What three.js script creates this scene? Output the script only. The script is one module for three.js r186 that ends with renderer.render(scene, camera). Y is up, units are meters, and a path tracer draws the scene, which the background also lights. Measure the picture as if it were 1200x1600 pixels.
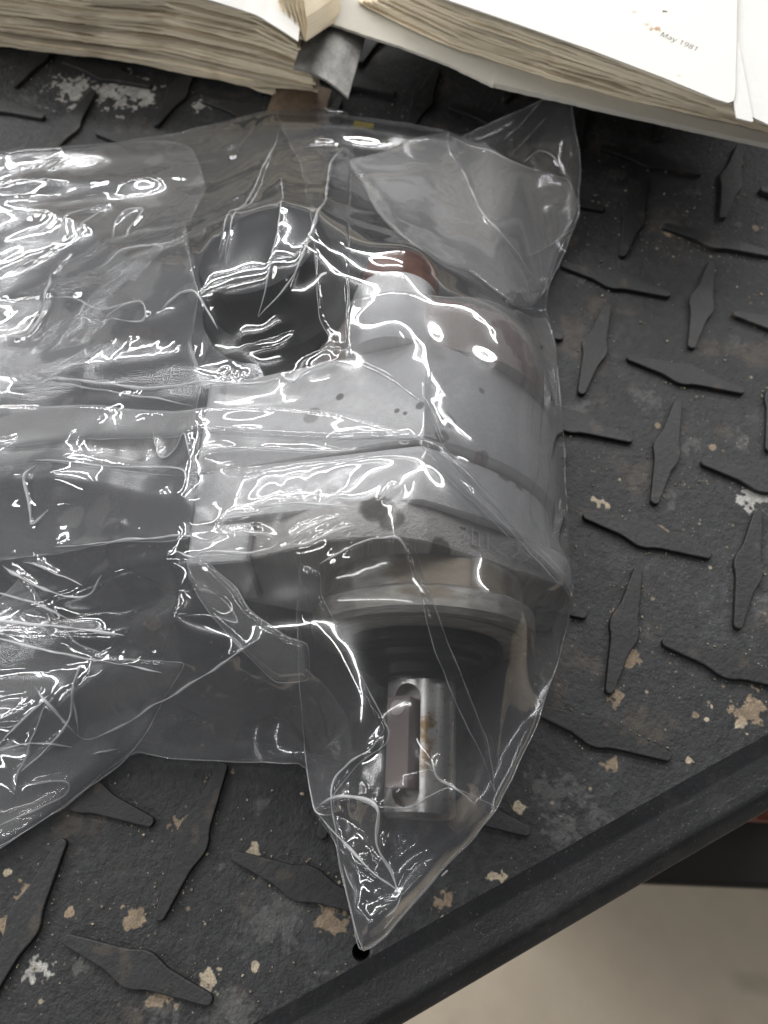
import * as THREE from 'three';
import { ImprovedNoise } from 'three/addons/math/ImprovedNoise.js';
import { mergeGeometries, mergeVertices, toCreasedNormals } from 'three/addons/utils/BufferGeometryUtils.js';
import { RoundedBoxGeometry } from 'three/addons/geometries/RoundedBoxGeometry.js';
import { RectAreaLightUniformsLib } from 'three/addons/lights/RectAreaLightUniformsLib.js';
import { Brush, Evaluator, SUBTRACTION } from 'three-bvh-csg';

// ------------------------------------------------------------------ camera, light, exposure
const scene = new THREE.Scene();
const EYE = 0.2706, TILT = 0.4173, ROLL = 0.0408, FPX = 1223.7;      // metres above the shelf, radians, focal length in photo pixels
const camera = new THREE.PerspectiveCamera(2 * Math.atan(800 / FPX) * 180 / Math.PI, 0.75, 0.01, 30);
camera.position.set(0, EYE, 0);
camera.rotation.set(-(Math.PI / 2 - TILT), 0, ROLL, 'XYZ');
camera.focus = 0.225; camera.userData.fStop = 16;
camera.updateMatrixWorld(true);
scene.add(camera);
const renderer = new THREE.WebGLRenderer({ antialias: true });
renderer.toneMapping = THREE.LinearToneMapping;
renderer.toneMappingExposure = 1.08;
renderer.shadowMap.enabled = true;
RectAreaLightUniformsLib.init();
scene.background = new THREE.Color().setRGB(0.055, 0.057, 0.062);       // the dim workshop around
// [x, y, z, length along x, depth, radiance] of the ceiling lamps, turned to face down
const LAMPS = [
  [0.05, 1.75, -0.3, 0.05, 1.2, 22], [-1.5, 1.75, -0.5, 1.2, 0.06, 30],
  [-0.5, 1.75, -1.3, 2.4, 0.07, 48], [-3.1, 1.75, -1.3, 2.4, 0.07, 80], [2.1, 1.75, -1.3, 2.4, 0.07, 40],
  [-0.5, 1.75, -2.5, 2.4, 0.09, 80], [-3.1, 1.75, -2.5, 2.4, 0.09, 80], [-5.7, 1.75, -2.5, 2.4, 0.09, 80], [2.1, 1.75, -2.5, 2.4, 0.09, 70],
  [-0.5, 1.75, -4.3, 2.4, 0.14, 90], [-3.1, 1.75, -4.3, 2.4, 0.14, 90], [-5.7, 1.75, -4.3, 2.4, 0.14, 90], [-8.3, 1.75, -4.3, 2.4, 0.14, 90],
  [-3.4, 1.75, 0.7, 2.4, 0.10, 50], [-0.9, 1.75, 1.1, 1.2, 0.05, 14],
  [-2.6, 1.75, 3.5, 2.4, 0.12, 70], [-5.4, 1.75, 3.7, 2.4, 0.12, 70], [-6.1, 1.75, 0.8, 2.4, 0.10, 70],
];

// ------------------------------------------------------------------ helpers
const perlin = new ImprovedNoise();
function rng(seed) { let a = seed >>> 0; return () => { a = (a + 0x6D2B79F5) | 0; let t = Math.imul(a ^ (a >>> 15), 1 | a); t = (t + Math.imul(t ^ (t >>> 7), 61 | t)) ^ t; return ((t ^ (t >>> 14)) >>> 0) / 4294967296; }; }
const { clamp, lerp, smoothstep } = THREE.MathUtils;
const used = {};
function numbered(n) { const k = used[n] = (used[n] ?? -1) + 1; return k ? `${n}_${String(k).padStart(3, '0')}` : n; }
function at(px, py, h = 0) {                                          // the point at height h seen at a pixel of the 1200 x 1600 photograph
  const v = new THREE.Vector3((px - 600) / FPX, (800 - py) / FPX, -1).applyEuler(camera.rotation);
  return v.multiplyScalar((h - EYE) / v.y).add(camera.position);
}
function thing(name, label, category, pos = [0, 0, 0], group) {
  const o = new THREE.Group(); o.name = numbered(name); o.position.set(...pos);
  o.userData = { label, category }; if (group) o.userData.group = group;
  scene.add(o); return o;
}
function part(name, geo, mat, parent, label) {
  const m = new THREE.Mesh(geo, mat); m.name = name; m.castShadow = m.receiveShadow = true;
  if (label) m.userData.label = label;
  parent.add(m); return m;
}
function planarUV(geo, s = 1) {                                       // uv in metres, seen from above
  const p = geo.attributes.position, uv = new Float32Array(p.count * 2);
  for (let i = 0; i < p.count; i++) { uv[2 * i] = p.getX(i) * s; uv[2 * i + 1] = -p.getZ(i) * s; }
  geo.setAttribute('uv', new THREE.BufferAttribute(uv, 2)); return geo;
}
function hash(x, y, s) { let h = Math.imul(x, 374761393) ^ Math.imul(y, 668265263) ^ Math.imul(s, 1274126177); h = Math.imul(h ^ (h >>> 13), 1274126177); return ((h ^ (h >>> 16)) >>> 0) / 4294967296; }
function vnoise(x, y, period, s) {                                    // tileable value noise
  const ix = Math.floor(x), iy = Math.floor(y), fx = x - ix, fy = y - iy, u = fx * fx * (3 - 2 * fx), v = fy * fy * (3 - 2 * fy);
  const m = (a) => ((a % period) + period) % period;
  return lerp(lerp(hash(m(ix), m(iy), s), hash(m(ix + 1), m(iy), s), u), lerp(hash(m(ix), m(iy + 1), s), hash(m(ix + 1), m(iy + 1), s), u), v);
}
function fbm(u, v, f, oct, s) { let a = 0, w = 0.5, t = 0; for (let i = 0; i < oct; i++) { a += w * vnoise(u * f, v * f, f, s + i); t += w; w *= 0.5; f *= 2; } return a / t; }
function dataTex(n, fn, srgb, repeat) {
  const d = new Uint8Array(n * n * 4), c = [0, 0, 0];
  for (let j = 0; j < n; j++) for (let i = 0; i < n; i++) {
    fn((i + 0.5) / n, (j + 0.5) / n, c);
    for (let k = 0; k < 3; k++) { let x = clamp(c[k], 0, 1); if (srgb) x = x <= 0.0031308 ? x * 12.92 : 1.055 * Math.pow(x, 1 / 2.4) - 0.055; d[(j * n + i) * 4 + k] = Math.round(x * 255); }
    d[(j * n + i) * 4 + 3] = 255;
  }
  const t = new THREE.DataTexture(d, n, n); t.wrapS = t.wrapT = THREE.RepeatWrapping; t.magFilter = THREE.LinearFilter; t.minFilter = THREE.LinearFilter;
  if (srgb) t.colorSpace = THREE.SRGBColorSpace;
  if (repeat) t.repeat.set(repeat, repeat);
  t.needsUpdate = true; return t;
}
const std = (o) => new THREE.MeshStandardMaterial(o);
const rgb = (r, g, b) => new THREE.Color().setRGB(r, g, b);

// ------------------------------------------------------------------ ceiling lamps (above, outside the frame)
LAMPS.forEach(([x, y, z, w, d, L], i) => {
  const g = thing('ceiling_lamp', ['slim ceiling lamp straight above the shelf, turned lengthwise', 'short slim ceiling lamp above the shelf to the left', 'long ceiling lamp of the nearest row, straight behind', 'left long ceiling lamp of the nearest row', 'right long ceiling lamp of the nearest row', 'long ceiling lamp of the middle row, straight behind the manual', 'long ceiling lamp of the middle row, second from the left', 'leftmost long ceiling lamp of the middle row', 'rightmost long ceiling lamp of the middle row', 'rightmost long ceiling lamp of the farthest row', 'long ceiling lamp of the farthest row, second from the right', 'long ceiling lamp of the farthest row, second from the left', 'leftmost long ceiling lamp of the farthest row', 'long ceiling lamp far to the left of the shelf', 'short dim ceiling lamp behind the viewer', 'long ceiling lamp far behind the viewer, nearer the middle', 'long ceiling lamp far behind the viewer, at the far left', 'leftmost long ceiling lamp level with the shelf'][i], 'ceiling lamp', [x, y, z]);
  const house = new RoundedBoxGeometry(w + 0.06, 0.07, d + 0.08, 2, 0.01); house.translate(0, 0.045, 0);
  part('housing', house, std({ color: rgb(0.6, 0.6, 0.6), roughness: 0.5 }), g);
  const tube = new THREE.BoxGeometry(w, 0.012, d); tube.translate(0, 0.003, 0);
  part('lamp_diffuser', tube, std({ color: 0xffffff, emissive: 0xffffff, emissiveIntensity: 2 }), g);
  const l = new THREE.RectAreaLight(rgb(1, 0.995, 0.985), L, w, d); l.name = 'lamp'; l.position.set(0, -0.006, 0); l.rotation.x = -Math.PI / 2; g.add(l);
});

// ------------------------------------------------------------------ shelf
const S = 0.038, YAW = -0.3064;                                       // pitch and turn of the tread pattern
const cy = Math.cos(YAW), sy = Math.sin(YAW);
const lattice = (u, v) => [(cy * u + sy * v) * S + 4.0946 * S, (-sy * u + cy * v) * S - 7.7731 * S];
const EN = new THREE.Vector2(0.474, 0.8805).normalize(), ET = new THREE.Vector2(EN.y, -EN.x);    // outward and along the front edge
const edgeD = (x, z) => x * EN.x + z * EN.y;
const DECK_D = 0.0245;
// dirt on the deck: [photo x, y, radius in mm, kind, stretch along x]; kind 0 tan, 1 grey white, 2 rusty, 3 pale yellow
const spots = [
  [935, 785, 4.5, 3, 1.4], [1027, 665, 4, 0, .7], [1045, 775, 7, 4, 1], [1075, 690, 6, 4, 1], [1115, 700, 3, 0, 1], [1035, 830, 4, 0, 1.5], [1160, 690, 7, 4, 1], [1182, 775, 6, 1, .8], [990, 1030, 6, 0, .8], [1000, 980, 3, 0, .7],
  [962, 1085, 7, 0, .8], [972, 978, 3, 0, 1], [1062, 1042, 4, 3, 1.2], [1088, 1020, 3, 0, 1], [1105, 1125, 2.6, 3, 1], [1088, 1117, 2, 0, 1], [1160, 1135, 4.6, 3, 1.2], [1112, 1105, 2, 3, .6], [1074, 1187, 3.6, 3, 1], [955, 1192, 5, 0, 1],
  [1145, 1050, 5, 0, 1], [1175, 1110, 9, 0, 1.3], [1185, 940, 5, 4, 1], [850, 785, 3, 0, 1], [815, 1260, 4.4, 3, 1], [780, 1370, 3.6, 3, 2], [690, 1415, 4, 0, 1], [690, 1437, 2.6, 3, .6], [700, 1400, 4, 0, 1], [1055, 365, 5, 0, 1.8], [930, 305, 3, 0, 1], [1180, 355, 2.4, 0, 1], [1150, 350, 3, 4, 2],
  [960, 270, 5, 4, 2], [1080, 300, 4, 4, 1.6], [325, 1525, 6, 3, 1.1], [245, 1575, 8, 4, 1], [400, 1508, 2.5, 3, .8], [210, 1430, 6, 0, 1], [125, 1510, 3.4, 4, 1], [62, 1508, 3, 1, 1], [10, 1440, 4, 0, 1], [13, 1363, 2.4, 3, 1], [108, 1425, 2.6, 0, 1], [408, 1260, 3.6, 4, 1], [345, 1355, 2.4, 4, 1], [392, 1328, 3, 3, 1.2], [365, 1206, 2.4, 0, .8],
  [430, 1430, 13, 4, 1.2], [510, 1440, 8, 0, 1.3], [250, 1555, 7, 0, 1], [45, 1390, 6, 0, .9], [820, 1395, 7, 4, 2], [925, 1285, 9, 4, 1], [880, 1300, 7, 4, 1.4], [870, 1240, 9, 4, 1.5], [285, 1287, 5, 0, 1.6],
  [110, 140, 8, 1, 1.1], [165, 142, 8, 1, 1], [200, 146, 9, 1, 1.2], [225, 152, 6, 1, .6], [140, 185, 4, 4, 1], [290, 138, 3, 1, .8], [310, 165, 4, 1, .8], [25, 155, 9, 4, 2], [30, 235, 5, 4, 1],
  [85, 320, 10, 2, 1.4], [105, 260, 5, 3, .8], [130, 345, 8, 2, 2], [215, 390, 7, 2, 3.4], [160, 525, 6, 2, 3], [225, 522, 6, 2, 3], [60, 340, 9, 2, 1.4], [120, 410, 4, 3, 1], [120, 1250, 5, 2, 1.4], [240, 975, 4, 0, 1],
  [560, 1560, 9, 4, 1.6], [350, 1590, 9, 4, 1.4], [905, 430, 6, 4, 1], [1010, 620, 7, 4, 1.4], [905, 640, 6, 4, 1.2], [1150, 540, 6, 4, 1],
].map(([px, py, r, k, st]) => { const p = at(px, py, 0); return { x: p.x, z: p.z, r: r * (k === 1 ? 1.05 : k === 0 || k === 3 ? 0.5 : 0.6) / 1000, k, st }; });
const KIND = [[0.27, 0.2, 0.13], [0.42, 0.41, 0.38], [0.2, 0.105, 0.05], [0.5, 0.42, 0.3], [0.13, 0.13, 0.125]];
const TEX = 0.5, TX0 = -0.25, TZ0 = -0.45;                            // the printed square of the deck
const deckMap = (() => {
  const n = 2048, cells = new Map();
  for (const s of spots) { const R = s.r * Math.max(1, s.st) * 1.7; for (let a = Math.floor((s.x - R) * 50); a <= (s.x + R) * 50; a++) for (let b = Math.floor((s.z - R) * 50); b <= (s.z + R) * 50; b++) { const k = a + ',' + b; if (!cells.has(k)) cells.set(k, []); cells.get(k).push(s); } }
  const r = rng(5), specks = new Float32Array(n * n), tone = new Uint8Array(n * n);
  for (let i = 0; i < 26000; i++) {                                    // crumbs and grains stuck to the mat
    const big = r() < 0.05, rad = big ? 1.5 + r() * 2.2 : 0.5 + r() * 0.9, cx = r() * n, cz = r() * n, s = 0.15 + r() * 0.7, t = r() < 0.5 ? 0 : 3;
    if (fbm(cx / n, cz / n, 9, 2, 71) < 0.36 + r() * 0.3) continue;
    for (let dy = -4; dy <= 4; dy++) for (let dx = -4; dx <= 4; dx++) { const x = Math.round(cx + dx), y = Math.round(cz + dy); if (x < 0 || y < 0 || x >= n || y >= n) continue; const d = Math.hypot(x - cx, (y - cz)) / rad; if (d < 1) { specks[y * n + x] = Math.max(specks[y * n + x], s * Math.min(1, 2 - 2 * d)); tone[y * n + x] = t; } }
  }
  return dataTex(n, (u, v, c) => {
    const x = TX0 + u * TEX, z = TZ0 + (1 - v) * TEX, k = Math.floor(x * 50) + ',' + Math.floor(z * 50);
    const cloud = fbm(u, v, 7, 5, 3), fine = fbm(u, v, 220, 3, 9), grain = hash(Math.floor(u * n), Math.floor(v * n), 4), worn = smoothstep(fbm(u, v, 16, 5, 33), 0.5, 0.72);
    let b = 0.012 + 0.022 * (cloud - 0.3) + 0.017 * (fine - 0.45) + 0.010 * (grain - 0.5) + 0.018 * worn * fine;
    c[0] = b * 0.97; c[1] = b * 1.0; c[2] = b * 1.07;
    const dirt = smoothstep(fbm(u, v, 26, 6, 57), 0.6, 0.76) * (0.3 + fine) * 0.16; for (let i = 0; i < 3; i++) c[i] = lerp(c[i], KIND[0][i] * 0.8, dirt);
    const list = cells.get(k);
    if (list) for (const s of list) {
      const w = fbm(u, v, 110, 4, 21) - 0.5, w2 = fbm(u, v, 300, 2, 41) - 0.5, d = Math.hypot((x - s.x) / s.st, z - s.z) / s.r + w * 2.6 + w2 * 1.8;
      const soft = s.k === 2 || s.k === 4, m = (soft ? smoothstep(1.25 - d, 0, 0.9) * (s.k === 4 ? 0.36 : 0.8) : smoothstep(1.05 - d, 0, 0.3) * 0.75) * (0.55 + 0.9 * fine * (0.6 + grain * 0.5));
      for (let i = 0; i < 3; i++) c[i] = lerp(c[i], KIND[s.k][i] * (0.75 + 0.4 * grain), clamp(m, 0, 1));
    }
    const i = Math.min(n - 1, Math.floor(v * n)) * n + Math.min(n - 1, Math.floor(u * n));
    if (specks[i] > 0) for (let q = 0; q < 3; q++) c[q] = lerp(c[q], KIND[tone[i]][q] * 0.9, specks[i] * 0.8);
  }, true);
})();
const grainTex = dataTex(1024, (u, v, c) => { c[0] = c[1] = c[2] = 0.5 * fbm(u, v, 150, 3, 1) + 0.3 * fbm(u, v, 40, 3, 7) + 0.2 * vnoise(u * 512, v * 512, 512, 8); }, false);
const deckGrain = grainTex.clone(); deckGrain.repeat.set(2.6, 2.6); deckGrain.needsUpdate = true;
const deckMat = std({ map: deckMap, roughness: 0.68, bumpMap: deckGrain, bumpScale: 0.0006 });
const barMap = (() => { const n = 1024; return dataTex(n, (u, v, c) => { const a = fbm(u, v, 60, 4, 63), g = hash(Math.floor(u * n), Math.floor(v * n), 14), sp = smoothstep(fbm(u, v, 90, 3, 65), 0.66, 0.78) * 0.3; const b = 0.0125 + 0.010 * (a - 0.5) + 0.007 * (g - 0.5); for (let i = 0; i < 3; i++) c[i] = lerp(b * [0.97, 1, 1.06][i], KIND[0][i] * 0.8, sp * 0.35); }, true); })();
const barMat = std({ map: barMap, roughness: 0.58, bumpMap: deckGrain, bumpScale: 0.0003 });
const rimGrain = grainTex.clone(); rimGrain.repeat.set(8, 8); rimGrain.needsUpdate = true;
const rimMap = dataTex(1024, (u, v, c) => { const a = fbm(u, v, 12, 5, 41), g = hash(Math.floor(u * 1024), Math.floor(v * 1024), 44), d = smoothstep(fbm(u, v, 40, 5, 46), 0.6, 0.75) * 0.35, sp = hash(Math.floor(u * 500), Math.floor(v * 500), 47) > 0.9965 ? 0.5 : 0, sc = smoothstep(vnoise(u * 14 + v * 9, v * 160 - u * 80, 400, 49), 0.93, 0.98) * 0.35; const b = 0.022 + 0.014 * (a - 0.5) + 0.012 * (g - 0.5), m = Math.max(d * 0.12, sp, sc * a * 0.8); c[0] = lerp(b, 0.22, m); c[1] = lerp(b * 1.02, 0.2, m); c[2] = lerp(b * 1.08, 0.17, m); }, true, 6);
const rimMat = std({ map: rimMap, roughness: 0.48, bumpMap: rimGrain, bumpScale: 0.00025 });
const deckUV = (geo) => { const p = geo.attributes.position, uv = new Float32Array(p.count * 2); for (let i = 0; i < p.count; i++) { uv[2 * i] = (p.getX(i) - TX0) / TEX; uv[2 * i + 1] = 1 - (p.getZ(i) - TZ0) / TEX; } geo.setAttribute('uv', new THREE.BufferAttribute(uv, 2)); return geo; };

const barSpots = [];
const shelf = thing('cart_shelf', 'black plastic cart shelf with raised tread pattern, dusty and stained', 'cart shelf');
shelf.userData.kind = 'structure'; delete shelf.userData.category;
{
  const P = (d, t) => [EN.x * d + ET.x * t, EN.y * d + ET.y * t];
  const sh = new THREE.Shape(), pts = [P(DECK_D, -0.6), P(DECK_D, 0.6), P(-0.75, 0.6), P(-0.75, -0.6)];
  pts.forEach(([x, z], i) => i ? sh.lineTo(x, -z) : sh.moveTo(x, -z));
  const hp = at(564, 1487, 0), hole = new THREE.Path(); hole.absarc(hp.x, -hp.z, 0.0027, 0, Math.PI * 2, true); sh.holes.push(hole);
  const g = new THREE.ExtrudeGeometry(sh, { depth: 0.03, bevelEnabled: false, curveSegments: 24 }); g.rotateX(-Math.PI / 2); g.translate(0, -0.03, 0);
  part('deck', deckUV(g), deckMat, shelf);
  const lining = new THREE.LatheGeometry([[0, -0.029], [0.00262, -0.029], [0.00262, -0.0006]].map(([r, y]) => new THREE.Vector2(r, y)), 24); lining.translate(hp.x, 0, hp.z); part('hole_lining', lining, std({ color: rgb(0.022, 0.023, 0.025), roughness: 0.7, side: THREE.DoubleSide }), shelf);
  // the moulded edge: its cross-section, outward distance and height in mm
  const prof = [[24.5, 0], [25.6, -0.12], [26.8, -0.5], [28, -1.2], [29.2, -2.2], [30.4, -3.4], [31.6, -4.4], [32.8, -5], [34, -5.1], [35.4, -4.8], [37, -4.3], [38.6, -4.0], [40.2, -4.1], [41.8, -4.7], [43.2, -5.7], [44.4, -7.2], [45.3, -9], [45.9, -11.4], [46.2, -15], [46.2, -38], [24.5, -38]];
  const ps = new THREE.Shape(); prof.forEach(([d, y], i) => i ? ps.lineTo(d / 1000, y / 1000) : ps.moveTo(d / 1000, y / 1000));
  let rg = new THREE.ExtrudeGeometry(ps, { depth: 1.2, steps: 60, bevelEnabled: false });
  rg = toCreasedNormals(rg, 1.0); rg.translate(0, 0, -0.6);
  const m = new THREE.Matrix4().makeBasis(new THREE.Vector3(EN.x, 0, EN.y), new THREE.Vector3(0, 1, 0), new THREE.Vector3(-ET.x, 0, -ET.y));
  rg.applyMatrix4(m);
  const rp = rg.attributes.position; for (let i = 0; i < rp.count; i++) { const t = rp.getX(i) * ET.x + rp.getZ(i) * ET.y; rp.setY(i, rp.getY(i) + 0.0004 * perlin.noise(t * 18, edgeD(rp.getX(i), rp.getZ(i)) * 30, 1)); }
  part('rim', planarUV(rg), rimMat, shelf);
  // raised tread bars: two arms that taper from a swollen middle
  const bar = (() => {
    const s = new THREE.Shape(), L = 0.645 * S, w = 0.046 * S, q = 0.098 * S, b = 0.142 * S, o = 0.03 * S, k = 0.15 * S;
    s.moveTo(-L + w, w); s.lineTo(o - k - 0.05 * S, q); s.quadraticCurveTo(o - k + 0.02 * S, q + 0.01 * S, o - k + 0.07 * S, b * 0.93); s.quadraticCurveTo(o, b * 1.12, o + k - 0.07 * S, b * 0.93); s.quadraticCurveTo(o + k - 0.01 * S, q + 0.01 * S, o + k + 0.06 * S, q * 0.9);
    s.lineTo(L - w, w); s.absarc(L - w, 0, w, Math.PI / 2, -Math.PI / 2, true);
    s.lineTo(-o + k + 0.05 * S, -q); s.quadraticCurveTo(-o + k - 0.02 * S, -q - 0.01 * S, -o + k - 0.07 * S, -b * 0.93); s.quadraticCurveTo(-o, -b * 1.12, -o - k + 0.07 * S, -b * 0.93); s.quadraticCurveTo(-o - k + 0.01 * S, -q - 0.01 * S, -o - k - 0.06 * S, -q * 0.9);
    s.lineTo(-L + w, -w); s.absarc(-L + w, 0, w, -Math.PI / 2, -Math.PI * 1.5, true);
    const g = new THREE.ExtrudeGeometry(s, { depth: 0.0015, bevelEnabled: true, bevelThickness: 0.00055, bevelSize: 0.00045, bevelOffset: -0.00045, bevelSegments: 3, curveSegments: 5 });
    g.rotateX(-Math.PI / 2); g.translate(0, 0.0001, 0); return g;
  })();
  for (let u = -9; u <= 4; u++) for (let v = -3; v <= 11; v++) {
    const [x, z] = lattice(u, v), alongV = (u + v) % 2 === 0, a = YAW + (alongV ? Math.PI / 2 : 0);
    const dx = Math.cos(a) * 0.62 * S, dz = -Math.sin(a) * 0.62 * S;
    if (Math.max(edgeD(x + dx, z + dz), edgeD(x - dx, z - dz)) > DECK_D + 0.0005 || x < -0.27 || x > 0.26 || z < -0.46 || z > 0.06) continue;
    const g = bar.clone(); g.rotateY(a); g.translate(x, 0, z); barSpots.push([x, z, a]);
    part('tread_bar', deckUV(g), barMat, shelf);
  }
}
{ // loose grit
  const r = rng(11), g = new THREE.DodecahedronGeometry(1, 0), m = std({ color: 0xffffff, roughness: 0.9 }), N = 520 + 2600, im = new THREE.InstancedMesh(g, m, N), o = new THREE.Object3D();
  let k = 0; while (k < N) { const x = -0.2 + r() * 0.4, z = -0.34 + r() * 0.38; if (edgeD(x, z) > 0.023 || fbm(x + 0.3, z + 0.5, 12, 2, 71) < 0.3 + r() * 0.4) continue; const s = 0.00018 + 0.00042 * r() ** 3; o.position.set(x, s * 0.7, z); o.rotation.set(r() * 6, r() * 6, r() * 6); o.scale.set(s * (0.7 + r()), s, s * (0.7 + r())); o.updateMatrix(); im.setMatrixAt(k, o.matrix); const t = 0.3 + 0.7 * r(); im.setColorAt(k, rgb(0.42 * t, 0.36 * t, 0.27 * t)); k++; }
  // more of it swept against the sides of the tread bars
  let n = 520; while (n < N) { const [bx, bz, a] = barSpots[Math.floor(r() * barSpots.length)], t = (r() * 2 - 1) * 0.64, sd = r() < 0.5 ? 1 : -1, at = Math.abs(t), wd = at < 0.14 ? 0.142 : at < 0.22 ? 0.12 : lerp(0.1, 0.05, (at - 0.2) / 0.44), off = (wd * S + 0.0004 + 0.0011 * r() ** 2) * sd, x = bx + Math.cos(a) * t * S + Math.sin(a) * off, z = bz - Math.sin(a) * t * S + Math.cos(a) * off; if (vnoise(x * 60 + 50, z * 60 + 50, 400, 3) < 0.45) continue; const s = 0.00012 + 0.00026 * r() ** 3; o.position.set(x, s * 0.7, z); o.rotation.set(r() * 6, r() * 6, r() * 6); o.scale.set(s * (0.7 + r()), s, s * (0.7 + r())); o.updateMatrix(); im.setMatrixAt(n, o.matrix); const q = 0.3 + 0.7 * r(); im.setColorAt(n, rgb(0.4 * q, 0.34 * q, 0.25 * q)); n++; }
  im.name = 'grit'; im.userData = { kind: 'stuff', label: 'fine pale grit and crumbs scattered on the black shelf', category: 'grit' }; im.castShadow = true; scene.add(im);
}

// ------------------------------------------------------------------ floor and the dark cabinet below
{
  const fm = dataTex(1024, (u, v, c) => { const a = fbm(u, v, 4, 6, 2), b = fbm(u, v, 60, 3, 5), d = smoothstep(fbm(u, v, 9, 4, 77), 0.6, 0.72); const t = 0.54 + 0.16 * (a - 0.5) + 0.05 * (b - 0.5) - 0.12 * d; c[0] = t * 1.08; c[1] = t * 0.92; c[2] = t * 0.71; }, true, 0.9);
  const g = new THREE.PlaneGeometry(6, 6); g.rotateX(-Math.PI / 2);
  const f = part('floor', planarUV(g), std({ map: fm, roughness: 0.8 }), scene); f.position.y = -0.86; f.userData = { kind: 'structure', label: 'beige worn concrete floor below the cart' };
  const c = thing('cabinet', 'dark low cabinet with a rusty red top ledge, under the right edge of the shelf', 'cabinet', [0.45, -0.86, -0.21]);
  const front = at(1100, 1386, -0.42);
  const box = new RoundedBoxGeometry(0.62, 0.44, 0.42, 3, 0.006); box.translate(0, 0.22, 0);
  c.position.set(0.47, -0.86, front.z - 0.21);
  part('body', box, std({ color: rgb(0.012, 0.009, 0.007), roughness: 0.6 }), c);
  const lp = at(1215, 1296, -0.3), ledge = new RoundedBoxGeometry(0.12, 0.02, 0.16, 2, 0.004);
  ledge.translate(lp.x + 0.045 - c.position.x, -0.31 + 0.86, lp.z - 0.085 - c.position.z);
  part('top_ledge', ledge, std({ color: rgb(0.10, 0.02, 0.008), roughness: 0.6 }), c);
  const post = new RoundedBoxGeometry(0.08, 0.14, 0.1, 2, 0.004); post.translate(lp.x + 0.055 - c.position.x, 0.47, lp.z - 0.09 - c.position.z);
  part('ledge_support', post, std({ color: rgb(0.02, 0.012, 0.01), roughness: 0.7 }), c);
}

// ------------------------------------------------------------------ hydraulic pump
const PX = 0.013, PY = 0.043;                                         // its shaft's line
const pump = thing('hydraulic_pump', 'grey cast hydraulic pump with keyed steel shaft, inside the clear bag', 'pump', [PX, 0, -0.1]);
const L = (x, z) => [x / 1000 - PX, z / 1000 + 0.1];                  // world mm to the pump's own axes
const oil = [[483, 624, 2.6], [530, 605, 1.2], [655, 648, 1.3], [697, 665, 2.7], [690, 690, 2], [755, 600, 1.0], [760, 700, 1.4], [632, 655, .7], [620, 648, .8], [590, 800, 4.5], [610, 815, 4], [580, 795, 3.5], [690, 850, 3]].map(([x, y, r]) => { const p = at(x, y, 0.08); return [p.x - PX, p.z + 0.1, r / 1000]; });
const rustSpots = [[820, 548, 4], [835, 575, 3.4], [790, 530, 3.4], [700, 500, 4], [765, 490, 5], [790, 737, 1.3], [820, 742, 1.3], [745, 728, 1.2]].map(([x, y, r]) => { const p = at(x, y, 0.07); return [p.x - PX, p.z + 0.1, r / 1000]; });
const castMap = dataTex(1024, (u, v, c) => {                          // 0.2 m square about the pump's middle
  const x = (u - 0.5) * 0.2, z = -(v - 0.5) * 0.2, a = fbm(u, v, 10, 5, 12), b = fbm(u, v, 170, 3, 15);
  let t = 0.77 + 0.2 * (a - 0.5) + 0.14 * (b - 0.5);
  c[0] = t; c[1] = t * 0.992; c[2] = t * 0.98;
  const w = fbm(u, v, 90, 3, 19) - 0.5;
  for (const [ox, oz, r] of oil) { const d = Math.hypot(x - ox, z - oz) / r + w * 0.5; const m = smoothstep(1.1 - d, 0, 0.35) * 0.75; c[0] = lerp(c[0], 0.12, m); c[1] = lerp(c[1], 0.115, m); c[2] = lerp(c[2], 0.105, m); }
  for (const [ox, oz, r] of rustSpots) { const d = Math.hypot((x - ox) * 0.7, z - oz) / r + w * 1.6; const m = smoothstep(1.2 - d, 0, 0.5) * 0.85; c[0] = lerp(c[0], 0.24, m); c[1] = lerp(c[1], 0.085, m); c[2] = lerp(c[2], 0.05, m); }
  const g = smoothstep(fbm(u, v, 14, 5, 99), 0.57, 0.75) * 0.35; c[0] = lerp(c[0], 0.2, g); c[1] = lerp(c[1], 0.18, g); c[2] = lerp(c[2], 0.15, g);
}, true);
const castUV = (g) => { const p = g.attributes.position, uv = new Float32Array(p.count * 2); for (let i = 0; i < p.count; i++) { uv[2 * i] = p.getX(i) / 0.2 + 0.5; uv[2 * i + 1] = -p.getZ(i) / 0.2 + 0.5; } g.setAttribute('uv', new THREE.BufferAttribute(uv, 2)); return g; };
const castGrain = grainTex.clone(); castGrain.repeat.set(3, 3); castGrain.needsUpdate = true;
const castMat = std({ map: castMap, metalness: 0.2, roughness: 0.46, bumpMap: castGrain, bumpScale: 0.0002 });
const steelMap = dataTex(512, (u, v, c) => { const a = fbm(u, v, 8, 5, 31), b = fbm(u, v, 60, 3, 35), rust = smoothstep(a, 0.52, 0.68); const t = 0.42 + 0.25 * (b - 0.5); c[0] = lerp(t, 0.24, rust * 0.7); c[1] = lerp(t * 0.96, 0.19, rust * 0.7); c[2] = lerp(t * 0.88, 0.13, rust * 0.7); }, true);
const hubMat = std({ map: steelMap, metalness: 0.75, roughness: 0.42, bumpMap: castGrain, bumpScale: 0.0002 });
const flangeMat = std({ map: castMap, color: rgb(0.72, 0.7, 0.68), metalness: 0.3, roughness: 0.52, bumpMap: castGrain, bumpScale: 0.0004 });
const blackMat = std({ color: rgb(0.008, 0.0085, 0.010), roughness: 0.55 });
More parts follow.
